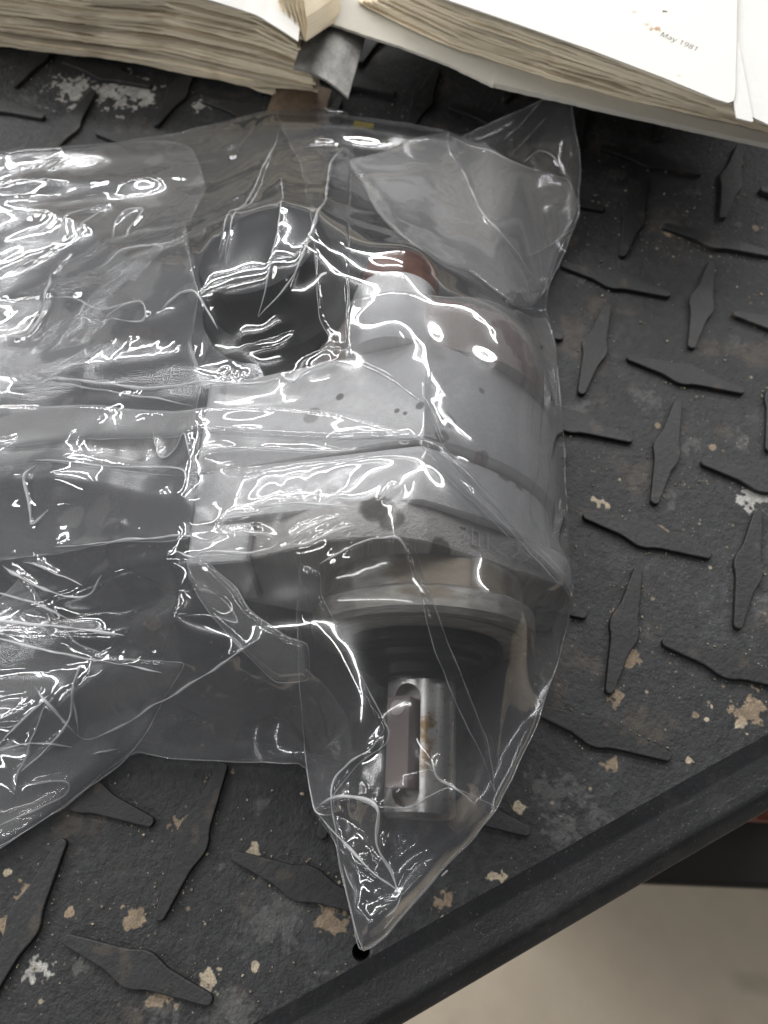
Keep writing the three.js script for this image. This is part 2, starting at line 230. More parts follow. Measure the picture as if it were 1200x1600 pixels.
function lathe(list, seg = 72) {                                      // [radius, z] in mm round the z axis
  const g = new THREE.LatheGeometry(list.map(([r, z]) => new THREE.Vector2(r / 1000, z / 1000)), seg); g.rotateX(Math.PI / 2); return toCreasedNormals(g, 0.6);
}
function extrudeZ(pts, z0, z1, bevel) {                               // outline in world mm (x, height), from z0 to z1 in mm
  const s = new THREE.Shape(); pts.forEach(([x, y], i) => i ? s.lineTo(x / 1000 - PX, y / 1000) : s.moveTo(x / 1000 - PX, y / 1000));
  const g = new THREE.ExtrudeGeometry(s, { depth: (z1 - z0 - 2 * bevel) / 1000, bevelEnabled: true, bevelThickness: bevel / 1000, bevelSize: bevel / 1000, bevelOffset: -bevel / 1000, bevelSegments: 3 });
  g.translate(0, 0, (z0 + bevel) / 1000 + 0.1); return toCreasedNormals(g, 0.5);
}
function roundOutline(pts, n = 6) {                                   // [x, y, corner radius] -> dense outline
  const out = [], N = pts.length;
  for (let i = 0; i < N; i++) {
    const p = new THREE.Vector2(pts[i][0], pts[i][1]), a = new THREE.Vector2(...pts[(i + N - 1) % N].slice(0, 2)).sub(p), b = new THREE.Vector2(...pts[(i + 1) % N].slice(0, 2)).sub(p), r = pts[i][2] || 0;
    if (!r) { out.push([p.x, p.y]); continue; }
    const la = a.length(), lb = b.length(), k = Math.min(r, la * 0.45, lb * 0.45); a.multiplyScalar(k / la).add(p); b.multiplyScalar(k / lb).add(p);
    for (let j = 0; j <= n; j++) { const t = j / n; out.push([(1 - t) ** 2 * a.x + 2 * t * (1 - t) * p.x + t * t * b.x, (1 - t) ** 2 * a.y + 2 * t * (1 - t) * p.y + t * t * b.y]); }
  }
  return out;
}
{
  const arc = []; for (let i = 0; i <= 16; i++) { const a = (86 - i * 8.5) * Math.PI / 180; arc.push([13 + 45 * Math.cos(a), 43 + 41 * Math.sin(a)]); }
  const outline = [[10, 85.5], ...roundOutline([[20, 81, 0], [32, 73.5, 8], [43, 63, 8], [52, 50, 8], [57.5, 36, 8], [57.5, 16, 8]]), ...roundOutline([[45, 6, 4], [-45, 6, 6], [-57, 18, 8], [-57.5, 62, 7]])].reverse();
  part('body', castUV(extrudeZ(outline, -137, -104.4, 1.6)), castMat, pump);
  part('front_housing', castUV(extrudeZ(roundOutline([[9.5, 84, 2], [30, 72, 8], [46, 56, 10], [54, 40, 8], [54, 14, 8], [40, 6, 4], [-45, 6, 6], [-56, 18, 8], [-56.5, 61.5, 7]]).reverse(), -103.4, -86.5, 1.3)), castMat, pump);
  part('gasket', extrudeZ(outline.map(([x, y]) => [13 + (x - 13) * 0.88, 36 + (y - 36) * 0.88]), -106, -102, 0.2), std({ color: rgb(0.03, 0.022, 0.02), roughness: 0.8 }), pump);
  const lip = roundOutline([[-56, 60, 3], [-57, 35, 3], [-38, 30, 3], [-37, 66, 4]]);
  part('left_lug', castUV(extrudeZ(lip, -96, -74, 1.5)), castMat, pump);
  const fl = roundOutline([[-60, 47, 12], [-10, 81, 12], [8, 83, 10], [58, 47, 10], [61.5, 26, 12], [20, 4, 14], [-12, 4, 14], [-58, 30, 10]]).reverse();
  const fg = extrudeZ(fl, -87.5, -76, 1.3);
  part('mounting_flange', castUV(fg), flangeMat, pump, 'thick flange plate with oil stains and stamped digits');
  // stamped characters on the flange's sloping right edge
  const cv = document.createElement('canvas'); cv.width = 512; cv.height = 128; const cx = cv.getContext('2d'); cx.fillStyle = '#000'; cx.fillRect(0, 0, 512, 128); cx.fillStyle = '#fff'; cx.font = 'bold 76px sans-serif'; cx.fillText('701', 20, 90); cx.fillText('2211', 250, 90);
  const stampTex = new THREE.CanvasTexture(cv);
  const A = new THREE.Vector3(12 / 1000 - PX, 0.0804, 0.0183), B = new THREE.Vector3(57 / 1000 - PX, 0.0498, 0.0183), dir = B.clone().sub(A), len = dir.length();
  dir.normalize(); const nrm = new THREE.Vector3(-dir.y, dir.x, 0), zz = new THREE.Vector3(0, 0, 1);
  const pg = new THREE.PlaneGeometry(len * 0.86, 0.0085, 40, 12); pg.applyMatrix4(new THREE.Matrix4().makeBasis(dir, zz.clone().negate(), nrm).setPosition(A.clone().add(B).multiplyScalar(0.5).addScaledVector(nrm, 0.0004)));
  // hub that centres the pump, dark seal and its recess
  const at0 = (g, y = PY) => { g.translate(0, y, 0.1); return g; };
  part('pilot_hub', at0(lathe([[0, -77], [29.5, -77], [30, -75.5], [30, -67.6], [30.4, -67], [32.6, -66.6], [33, -66], [33, -60.6], [31.8, -59], [30.6, -58.6], [0, -58.6]], 96)), hubMat, pump, 'worn steel hub ring with tan grime');
  part('front_face', at0(lathe([[0, -59], [29.8, -59], [30, -58.2], [29.4, -57.8], [0, -57.6]], 96)), hubMat, pump, 'machined front face of the hub');
  part('seal', at0(lathe([[0, -58], [23, -58], [23.4, -57.2], [23.4, -54.6], [22.6, -53.8], [20.4, -53.6], [19.6, -53], [19.2, -51.4], [18.2, -50.8], [14.6, -50.6], [14, -49.8], [13.6, -47.6], [12.6, -46.8], [10.4, -46.6], [0, -46.6]], 72)), std({ color: rgb(0.012, 0.012, 0.013), roughness: 0.35 }), pump, 'black rubber shaft seal');
  // shaft with its keyway cut out
  const SM = dataTex(512, (u, v, c) => {                              // u round the shaft, v along it
    const a = fbm(u, v, 14, 5, 51), b = vnoise(u * 200, v * 6, 200, 53) * 0.5 + vnoise(u * 24, v * 340, 340, 55) * 0.5, sp = fbm(u, v, 48, 4, 58);
    let t = 0.78 + 0.18 * (b - 0.5) + 0.2 * (a - 0.5); c[0] = t; c[1] = t * 0.97; c[2] = t * 0.92;
    const du = u - 0.02 - 0.03 * (a - 0.5) * 3, band = Math.exp(-((((((du + 1.5) % 1) - 0.5) / 0.03)) ** 2)) * smoothstep(v, 0.3, 0.4) * (1 - smoothstep(v, 0.62, 0.78));
    const r = clamp(band * (0.35 + 1.1 * sp) + smoothstep(sp, 0.68, 0.8) * 0.4, 0, 0.9); c[0] = lerp(c[0], 0.33, r); c[1] = lerp(c[1], 0.2, r); c[2] = lerp(c[2], 0.07, r);
  }, true);
  const steel = std({ map: SM, metalness: 0.95, roughness: 0.31 });
  const slotMat = std({ color: rgb(0.42, 0.39, 0.36), metalness: 0.85, roughness: 0.45 });
  const prof = [[0, -60], [9.4, -60], [9.4, -49.5], [9.8, -49], [9.8, -11.6], [8.8, -10.4], [0, -10.4]];
  const sg = new THREE.LatheGeometry(prof.map(([r, z]) => new THREE.Vector2(r / 1000, z / 1000)), 128, 0); sg.rotateX(Math.PI / 2);
  { const p = sg.attributes.position, uv = sg.attributes.uv; for (let i = 0; i < p.count; i++) { const u = uv.getX(i); const a = Math.atan2(p.getX(i), p.getY(i)) / (2 * Math.PI); let w = a; if (u > 0.99 && w < -0.4) w = w; uv.setXY(i, w, clamp((p.getZ(i) * 1000 + 52) / 42, 0, 1)); } }
  const cs = toCreasedNormals(sg, 0.5);
  const KA = 0.50;                                                    // how far the key stands round to the left, radians
  const slot = new THREE.Shape(); { const w = 0.0042, a = -0.0455, b = -0.0165; slot.moveTo(-w, -b - w); slot.absarc(0, -b - w, w, Math.PI, 0, false); slot.absarc(0, -a + w - 2 * w, w, 0, Math.PI, false); }
  const slotShape = (w, z0, z1) => { const s = new THREE.Shape(); s.moveTo(-w, z0 + w); s.absarc(0, z0 + w, w, Math.PI, 2 * Math.PI, false); s.lineTo(w, z1 - w); s.absarc(0, z1 - w, w, 0, Math.PI, false); s.closePath(); return s; };
  const sl = new THREE.ExtrudeGeometry(slotShape(0.0040, -0.0452, -0.0128), { depth: 0.012, bevelEnabled: false, curveSegments: 14 });   // drawn flat in (x, z), pushed up along y
  sl.rotateX(-Math.PI / 2); sl.scale(1, 1, -1);
  { const ix = sl.index; if (ix) { const a = ix.array; for (let i = 0; i < a.length; i += 3) { const t = a[i]; a[i] = a[i + 1]; a[i + 1] = t; } } else { for (const k of ['position', 'normal', 'uv']) { const at = sl.attributes[k], n = at.itemSize, a = at.array; for (let i = 0; i < at.count; i += 3) for (let j = 0; j < n; j++) { const t = a[i * n + j]; a[i * n + j] = a[(i + 1) * n + j]; a[(i + 1) * n + j] = t; } } } sl.computeVertexNormals(); }
  sl.translate(0, 0.0052, 0); sl.rotateZ(KA);
  const A1 = new Brush(cs, steel), B1 = new Brush(sl, slotMat); A1.updateMatrixWorld(); B1.updateMatrixWorld();
  const ev = new Evaluator(); ev.useGroups = true; const cut = ev.evaluate(A1, B1, SUBTRACTION);
  const shaft = part('shaft', at0(cut.geometry), cut.material, pump, 'bright steel shaft stained brown and dark on its right side');
  const key = new RoundedBoxGeometry(0.0066, 0.0074, 0.0240, 3, 0.0004); key.translate(-0.0009, 0.0092, -0.0292); key.rotateZ(KA);
  part('key', at0(key), std({ color: rgb(0.40, 0.33, 0.31), metalness: 0.45, roughness: 0.5, bumpMap: castGrain, bumpScale: 0.0002 }), shaft, 'dull brownish steel key in the shaft slot');
  const dot = new THREE.CylinderGeometry(0.0021, 0.0021, 0.0003, 24); dot.translate(-0.0011, 0.01296, -0.0380); dot.rotateZ(KA);
  part('punch_mark', at0(dot), std({ color: rgb(0.44, 0.39, 0.37), metalness: 0.5, roughness: 0.5 }), shaft);
  // valve housing on the back and its rusty plug, rear cover, capped port
  const vh = lathe([[0, -137], [14.4, -137], [14.8, -141], [14.2, -142.6], [13.9, -145], [13.6, -160], [12.8, -162], [0, -162]], 64); vh.translate(1 / 1000 - PX, 0.0715, 0.1);
  part('valve_housing', castUV(vh), castMat, pump);
  const rp = lathe([[0, -162], [12, -162], [12.4, -168], [11.6, -172], [9, -174], [0, -174.6]], 48); rp.translate(1 / 1000 - PX + 0.0012, 0.071, 0.1);
  part('valve_plug', rp, std({ map: dataTex(256, (u, v, c) => { const a = fbm(u, v, 12, 5, 61); c[0] = 0.16 + 0.26 * a; c[1] = 0.06 + 0.085 * a; c[2] = 0.04 + 0.045 * a; }, true), roughness: 0.85, bumpMap: castGrain, bumpScale: 0.0006 }), pump, 'rusty brown plug');
  const rc = lathe([[0, -158], [34, -158], [38, -155], [39, -150], [39, -136.5], [0, -136.5]], 80); rc.translate(0.0, PY, 0.1);
  part('rear_cover', castUV(rc), std({ map: castMap, color: rgb(0.62, 0.53, 0.48), metalness: 0.15, roughness: 0.75 }), pump);
  const neck = new THREE.CylinderGeometry(0.017, 0.019, 0.034, 48), capG = new THREE.LatheGeometry([[0, 24], [17.5, 23.8], [20, 23], [21.4, 21], [22.2, 8], [23, 6.8], [26.6, 6.4], [28, 5.2], [28.2, 1.4], [27, 0.2], [0, 0]].reverse().map(([r, y]) => new THREE.Vector2(r / 1000, y / 1000)), 72);
  const tip = new THREE.Euler(-0.16, 0, 0.3), q = new THREE.Matrix4().makeRotationFromEuler(tip);
  neck.translate(0, -0.012, 0); neck.applyMatrix4(q); const [nx, nz] = L(-36, -170); neck.translate(nx, 0.057, nz);
  part('port_neck', neck, std({ color: rgb(0.09, 0.09, 0.09), metalness: 0.4, roughness: 0.55 }), pump);
  const cc = toCreasedNormals(capG, 0.6); cc.applyMatrix4(q); cc.translate(nx, 0.057, nz);
  part('port_cap', cc, blackMat, pump, 'black plastic cap on the port');
  const bp = at(521, 480, 0.066), bg = new THREE.CylinderGeometry(0.0016, 0.0019, 0.009, 24); bg.rotateZ(1.35); bg.translate(bp.x - PX, bp.y, bp.z + 0.1);
  part('brass_fitting', bg, std({ color: rgb(0.55, 0.42, 0.13), metalness: 0.9, roughness: 0.35 }), pump, 'small brass pin beside the black cap');
  // stamped digits as thin raised strokes
  const st = []; const stroke = (u0, w0, u1, w1) => { const p0 = A.clone().addScaledVector(dir, u0 * len).addScaledVector(zz, w0), p1 = A.clone().addScaledVector(dir, u1 * len).addScaledVector(zz, w1); st.push([p0, p1]); };
  const digit = (d, u) => { const h = 0.0022, w = 0.045, segs = { 7: [[0, -1, 1, -1], [1, -1, 0.4, 1]], 0: [[0, -1, 1, -1], [1, -1, 1, 1], [1, 1, 0, 1], [0, 1, 0, -1]], 1: [[0.5, -1, 0.5, 1]], 2: [[0, -1, 1, -1], [1, -1, 1, 0], [1, 0, 0, 1], [0, 1, 1, 1]], 4: [[0.8, -1, 0.8, 1], [0.8, -1, 0, 0.3], [0, 0.3, 1.1, 0.3]] }[d]; for (const [a, b, c, e] of segs) stroke(u + a * w, b * h, u + c * w, e * h); };
  [[7, .2], [0, .28], [1, .36], [2, .56], [2, .645], [0, .73], [1, .81]].forEach(([d, u]) => digit(d, u));
  const gs = st.map(([p, r]) => { const m = p.clone().add(r).multiplyScalar(0.5), v = r.clone().sub(p), g = new THREE.CapsuleGeometry(0.00022, v.length(), 2, 6); g.applyQuaternion(new THREE.Quaternion().setFromUnitVectors(new THREE.Vector3(0, 1, 0), v.clone().normalize())); g.translate(m.x, m.y, m.z); return g; });
  const sm = mergeGeometries(gs); part('stamped_digits', sm, castMat, pump);
  for (const [x, y, r] of [[14, 80, 0]]) void x, void y, void r;
  const bolt = new THREE.CylinderGeometry(0.0068, 0.0068, 0.006, 6); bolt.rotateX(Math.PI / 2);
  const b2 = bolt.clone(); b2.translate(-0.048 - PX + 0.0, 0.042, 0.0245);
}

// ------------------------------------------------------------------ open manual at the back
{
  const book = thing('open_manual', 'thick open manual with yellowed page edges and metal binder clip, behind the bag', 'manual', [0, 0, -0.33]);
  const r = rng(77), loc = (p) => p.clone().sub(book.position);
  const paperTex = dataTex(512, (u, v, c) => { const a = fbm(u, v, 6, 5, 81), b = fbm(u, v, 90, 3, 83); const t = 0.60 + 0.06 * (a - 0.5) + 0.04 * (b - 0.5); c[0] = t; c[1] = t * 0.982; c[2] = t * 0.94; }, true, 5);
  const edgeTex = dataTex(512, (u, v, c) => { const a = fbm(u, v, 5, 5, 87), b = vnoise(u * 30, v * 300, 300, 88), s = smoothstep(fbm(u, v, 11, 5, 89), 0.5, 0.72); const t = 0.68 + 0.2 * (a - 0.5) + 0.14 * (b - 0.5); c[0] = lerp(t * 1.06, 0.4, s * 0.4); c[1] = lerp(t * 0.94, 0.3, s * 0.4); c[2] = lerp(t * 0.73, 0.2, s * 0.4); }, true, 6);
  const paper = std({ map: paperTex, roughness: 0.85 });
  const tones = [1.15, 0.95, 0.78, 1.05, 0.62, 0.9].map((t) => std({ map: edgeTex, color: rgb(t, t * 0.99, t * 0.96), roughness: 0.9 }));
  // one bundle of leaves: front edge through the given points, reaching back; thickness grows along it
  function leaf(front, back, th, wob, mat, label, jag = 0.0006, name = 'page') {
    const n = 90, pts = [], curve = new THREE.CatmullRomCurve3(front.map(loc), false, 'catmullrom', 0.2), ph = r() * 20;
    for (let i = 0; i <= n; i++) { const t = i / n, p = curve.getPoint(t); p.z += wob * perlin.noise(t * 4 + ph, ph, 2) + jag * perlin.noise(t * 34 + ph, ph * 2, 5); p.y += wob * 0.35 * perlin.noise(t * 3 + ph, ph, 9); pts.push(p); }
    const pos = [], uv = [], idx = [];
    const rows = 4;                                                   // top front, bottom front, top back, bottom back
    for (let i = 0; i <= n; i++) { const p = pts[i], t = i / n, h = typeof th === 'function' ? th(t) : th, b = back; const row = [[p.x, p.y + h, p.z], [p.x, p.y, p.z], [p.x + b.x, p.y + h + b.y, p.z + b.z], [p.x + b.x, p.y + b.y, p.z + b.z]]; for (const q of row) { pos.push(...q); uv.push(q[0], q[1] * 3 - q[2]); } }
    const quad = (a, b, c, d) => idx.push(a, b, c, b, d, c);
    for (let i = 0; i < n; i++) { const a = i * rows, b = a + rows; quad(a + 1, b + 1, a, b); quad(a, b, a + 2, b + 2); quad(b + 1, a + 1, b + 3, a + 3); }
    quad(1, 0, 3, 2); const e = n * rows; quad(e, e + 1, e + 2, e + 3);
    let g = new THREE.BufferGeometry(); g.setAttribute('position', new THREE.Float32BufferAttribute(pos, 3)); g.setAttribute('uv', new THREE.Float32BufferAttribute(uv, 2)); g.setIndex(idx); g = toCreasedNormals(g.toNonIndexed(), 0.6);
    return part(name, g, mat, book, label);
  }
  const mix = (a, b, t) => a.map((v, i) => lerp(v, b[i], t));
  // left half
  const NL = 22;
  for (let i = 0; i < NL; i++) {
    const t = i / (NL - 1), f = [];
    const bottom = [[-160, 40], [0, 71], [130, 91], [260, 110], [400, 140], [505, 155]], top = [[-160, -66], [0, -36], [130, -18], [260, -8], [400, 26], [463, 62]];
    for (let k = 0; k < 6; k++) { const [x, y] = mix(bottom[k], top[k], t), h = lerp(0.003, k === 5 ? 0.034 : k === 4 ? 0.04 : 0.046, t); f.push(at(x - (k === 5 ? r() * 8 : 0), y, h)); }
    leaf(f, new THREE.Vector3(-0.02, 0.002, -0.16), 0.0012 + 0.0006 * r(), 0.0045 * (0.4 + r()), tones[(i * 5 + Math.floor(r() * 3)) % 6]);
  }
  leaf([[-160, -68], [0, -38], [130, -20], [260, -10], [330, 2], [400, 24], [466, 66]].map(([x, y], k) => at(x, y, k > 4 ? 0.044 : 0.0485)), new THREE.Vector3(0.0, 0.004, -0.16), 0.0005, 0.001, paper, 'white top page of the left half', 0.0001);
  // pages bending over the spine
  for (let i = 0; i < 7; i++) {
    const t = i / 6, f = [[430 + 44 * t, -30], [436 + 40 * t, 8], [452 + 28 * t, 40], [470 + 8 * t, 62 + 3 * t]].map(([x, y], k) => at(x, y, lerp(0.05, 0.056, t) - 0.004 * k));
    leaf(f, new THREE.Vector3(0.012, -0.01, -0.03), 0.0008, 0.0006, i % 2 ? tones[2] : tones[i % 3], undefined, 0.0003);
  }
  // right half: a cream leaf below, the fanned stack and the white top page
  const cream = std({ map: paperTex, color: rgb(0.86, 0.83, 0.76), roughness: 0.85 });
  leaf([[474, 36], [520, 42], [600, 68], [700, 104], [770, 138]].map(([x, y]) => at(x, y, 0.034)), new THREE.Vector3(0.03, 0.016, -0.14), 0.0012, 0.0008, cream, 'cream page curving up from the spine', 0.0005);
  leaf([[770, 136], [900, 166], [1050, 200], [1260, 246]].map(([x, y]) => at(x, y, 0.034)), new THREE.Vector3(0.03, 0.014, -0.14), 0.0022, 0.0008, cream, 'cream lower cover edge', 0.0004, 'cover');
  const NR = 17;
  for (let i = 0; i < NR; i++) {
    const t = i / (NR - 1), lo = [[560, 6], [700, 72], [850, 122], [1000, 160], [1150, 196], [1240, 214]], hi = [[675, -14], [760, 20], [870, 60], [1000, 112], [1090, 148], [1146, 168]], f = [];
    for (let k = 0; k < 6; k++) { const [x, y] = mix(lo[k], hi[k], t); f.push(at(x + (k === 5 ? r() * 8 - 4 : 0), y, lerp(0.0375, 0.0605, t))); }
    leaf(f, new THREE.Vector3(0.03, -0.003, -0.14), 0.0008 + 0.0005 * r(), 0.003 * (0.4 + r()), tones[(i * 7 + Math.floor(r() * 3)) % 6]);
  }
  // white tab pages at the right, one under the other
  leaf([[1150, 186], [1174, 192], [1176, 190]].map(([x, y]) => at(x, y, 0.0632)), new THREE.Vector3(0.003, 0, -0.14), 0.0005, 0, paper, 'white page edge under the top page', 0);
  leaf([[1173, 184], [1200, 196], [1300, 222]].map(([x, y]) => at(x, y, 0.0624)), new THREE.Vector3(0.003, 0, -0.14), 0.0005, 0.0004, paper, 'white page at the far right', 0.0002);
  // the top page with its printed date
  const cv = document.createElement('canvas'); cv.width = cv.height = 1024; const c = cv.getContext('2d');
  const p0 = at(600, -120, 0.064), p1 = at(1180, 180, 0.064), x0 = p0.x - book.position.x - 0.02, z0 = Math.min(p0.z, p1.z) - book.position.z - 0.03, W = 0.2;
  c.fillStyle = '#d2cfc8'; c.fillRect(0, 0, 1024, 1024);
  const toC = (px, py) => { const q = loc(at(px, py, 0.064)); return [(q.x - x0) / W * 1024, (q.z - z0) / W * 1024]; };
  { const [ax, ay] = toC(1031, 55), [bx, by] = toC(1090, 80); c.save(); c.translate(ax, ay); c.rotate(Math.atan2(by - ay, bx - ax)); c.fillStyle = '#3a3836'; const w = Math.hypot(bx - ax, by - ay); c.font = '40px sans-serif'; const s = w / c.measureText('May 1981').width; c.scale(s, s * 1.05); c.fillText('May 1981', 0, 10); c.restore(); }
  for (const [px, py, rr, col] of [[1022, 46, 13, 'rgba(150,118,90,.55)'], [1038, 19, 5, 'rgba(60,56,52,.6)'], [1010, 40, 7, 'rgba(170,140,110,.3)'], [990, 20, 8, 'rgba(170,150,130,.22)'], [1060, 120, 5, 'rgba(170,150,130,.2)']]) { const [x, y] = toC(px, py); for (let i = 0; i < 14; i++) { c.fillStyle = col; c.beginPath(); c.ellipse(x + (r() - 0.5) * rr * 1.6, y + (r() - 0.5) * rr, rr * 0.32 * r() + 1, rr * 0.25 * r() + 1, r() * 3, 0, 7); c.fill(); } }
  const printed = new THREE.CanvasTexture(cv); printed.colorSpace = THREE.SRGBColorSpace;
  const corner = [[640, -34], [690, -2], [800, 36], [920, 78], [1040, 124], [1118, 156], [1137, 162], [1145, 159], [1148, 148], [1150, 60], [1152, -40], [1150, -120], [640, -120]].map(([x, y]) => loc(at(x, y, 0.064)));
  const s = new THREE.Shape(); corner.forEach((p, i) => i ? s.lineTo(p.x, -p.z) : s.moveTo(p.x, -p.z));
  const g = new THREE.ExtrudeGeometry(s, { depth: 0.0006, bevelEnabled: false }); g.rotateX(-Math.PI / 2); g.translate(0, 0.0638, 0);
  { const p = g.attributes.position, uv = g.attributes.uv; for (let i = 0; i < p.count; i++) uv.setXY(i, (p.getX(i) - x0) / W, 1 - (p.getZ(i) - z0) / W); }
  part('page', g, std({ map: printed, roughness: 0.85 }), book, 'white top page printed with a date');
  // metal binder clip between the halves, and its tab below
  const clipMap = dataTex(256, (u, v, c) => { const a = fbm(u, v, 7, 5, 91), b = fbm(u, v, 40, 3, 93); const t = 0.2 + 0.16 * (a - 0.5) + 0.1 * (b - 0.5); c[0] = t; c[1] = t * 0.97; c[2] = t * 0.92; }, true);
  function plate(q, h, th, mat, bow, label) {                         // a bent strip over four points: back left, back right, front right, front left
    const n = 14, m = 10, pos = [], idx = [], uv = [];
    const [a, b, d, e] = q.map(([x, y], i) => loc(at(x, y, h[i])));
    for (const off of [0, -th]) for (let j = 0; j <= m; j++) for (let i = 0; i <= n; i++) { const u = i / n, v = j / m, p = a.clone().lerp(b, u).lerp(e.clone().lerp(d, u), v); p.y += bow * 4 * u * (1 - u) + off; pos.push(p.x, p.y, p.z); uv.push(u, v); }
    const K = (m + 1) * (n + 1), id = (j, i, k) => k * K + j * (n + 1) + i;
    for (let j = 0; j < m; j++) for (let i = 0; i < n; i++) { idx.push(id(j, i, 0), id(j + 1, i, 0), id(j, i + 1, 0), id(j, i + 1, 0), id(j + 1, i, 0), id(j + 1, i + 1, 0), id(j, i, 1), id(j, i + 1, 1), id(j + 1, i, 1), id(j, i + 1, 1), id(j + 1, i + 1, 1), id(j + 1, i, 1)); }
    for (let i = 0; i < n; i++) idx.push(id(m, i, 0), id(m, i, 1), id(m, i + 1, 0), id(m, i + 1, 0), id(m, i, 1), id(m, i + 1, 1));
    for (let j = 0; j < m; j++) idx.push(id(j, n, 0), id(j + 1, n, 0), id(j, n, 1), id(j + 1, n, 0), id(j + 1, n, 1), id(j, n, 1), id(j, 0, 0), id(j, 0, 1), id(j + 1, 0, 0), id(j + 1, 0, 0), id(j, 0, 1), id(j + 1, 0, 1));
    const gg = new THREE.BufferGeometry(); gg.setAttribute('position', new THREE.Float32BufferAttribute(pos, 3)); gg.setAttribute('uv', new THREE.Float32BufferAttribute(uv, 2)); gg.setIndex(idx);
    return part('metal_clip', toCreasedNormals(gg.toNonIndexed(), 0.7), mat, book, label);
  }
  plate([[484, 24], [576, 38], [544, 152], [458, 106]], [0.03, 0.03, 0.026, 0.028], 0.0012, std({ map: clipMap, metalness: 0.6, roughness: 0.55 }), 0.003, 'bent grey steel clip below the spine');
  plate([[438, 118], [518, 140], [503, 200], [410, 190]], [0.004, 0.004, 0.003, 0.003], 0.0012, std({ map: clipMap, color: rgb(0.95, 0.72, 0.55), metalness: 0.5, roughness: 0.55 }), 0.0005, 'brownish lower tab of the clip');
}

// ------------------------------------------------------------------ the clear plastic bag
const bag = thing('plastic_bag', 'crumpled clear plastic bag wrapped round the pump, spread on the black shelf', 'plastic bag');
const filmMat = (t, rough = 0.045) => new THREE.MeshPhysicalMaterial({ color: rgb(0.81, 0.813, 0.82), transmission: t, thickness: 0, roughness: rough, ior: 1.55, metalness: 0, side: THREE.DoubleSide });
const px = (str) => str.trim().split(/\s+/).map((s) => s.split(',').map(Number));
const outlinePx = px('-230,236 0,238 100,230 180,224 250,214 330,196 420,174 520,180 640,194,6 700,206,8 722,214,8 740,205,14 890,139,26 899,205,22 907,270,16 905,335,12 884,390,8 860,440,7 853,480 868,540 880,700 888,850,8 893,945,22 870,1040,34 840,1130,38 775,1265,41 690,1360,40 600,1465,36 565,1484,35 552,1440,37 540,1390,39 525,1320,41 493,1265,41 479,1200,32 468,1193,10 390,1191 320,1188 240,1180 210,1176 160,1216 100,1262 0,1326 -230,1470');
const poly = [];
outlinePx.forEach(([x, y, h = 3.4], i) => {                           // the outline, a little uneven between its corners
  const [x2, y2, h2 = 3.4] = outlinePx[(i + 1) % outlinePx.length], a = at(x, y, h / 1000), b = at(x2, y2, h2 / 1000), n = Math.max(1, Math.round(a.distanceTo(b) / 0.005));
  for (let k = 0; k < n; k++) { const t = k / n, p = a.clone().lerp(b, t), w = Math.sin(Math.PI * t) * 0.0011; poly.push([p.x + w * perlin.noise(p.x * 70, p.z * 70, 1), p.z + w * perlin.noise(p.x * 70, p.z * 70, 6), lerp(h, h2, t) / 1000]); }
});
function signedDist(P, x, z) {                                        // positive inside; also the nearest boundary point
  let best = 1e9, bx = 0, bz = 0, bh = 0, inside = false;
  for (let i = 0, j = P.length - 1; i < P.length; j = i++) {
    const [ax, az] = P[j], [cx, cz] = P[i], ux = cx - ax, uz = cz - az, t = clamp(((x - ax) * ux + (z - az) * uz) / (ux * ux + uz * uz + 1e-18), 0, 1), qx = ax + ux * t, qz = az + uz * t, d = (x - qx) ** 2 + (z - qz) ** 2;
    if (d < best) { best = d; bx = qx; bz = qz; bh = lerp(P[j][2] ?? 0, P[i][2] ?? 0, t); }
    if ((az > z) !== (cz > z) && x < (cx - ax) * (z - az) / (cz - az) + ax) inside = !inside;
  }
  const d = Math.sqrt(best); return [inside ? d : -d, bx, bz, bh];
}
class Grid {
  constructor(x0, z0, x1, z1, c) { this.x0 = x0; this.z0 = z0; this.c = c; this.nx = Math.ceil((x1 - x0) / c) + 1; this.nz = Math.ceil((z1 - z0) / c) + 1; this.d = new Float32Array(this.nx * this.nz); }
  get(x, z) { const fx = clamp((x - this.x0) / this.c, 0, this.nx - 1.001), fz = clamp((z - this.z0) / this.c, 0, this.nz - 1.001), i = Math.floor(fx), j = Math.floor(fz), u = fx - i, v = fz - j, k = j * this.nx + i, d = this.d; return (d[k] * (1 - u) + d[k + 1] * u) * (1 - v) + (d[k + this.nx] * (1 - u) + d[k + this.nx + 1] * u) * v; }
}
const xs = poly.map((p) => p[0]), zs = poly.map((p) => p[1]);
const bx0 = Math.max(-0.26, Math.min(...xs)) - 0.003, bx1 = Math.max(...xs) + 0.003, bz0 = Math.min(...zs) - 0.003, bz1 = Math.max(...zs) + 0.003;
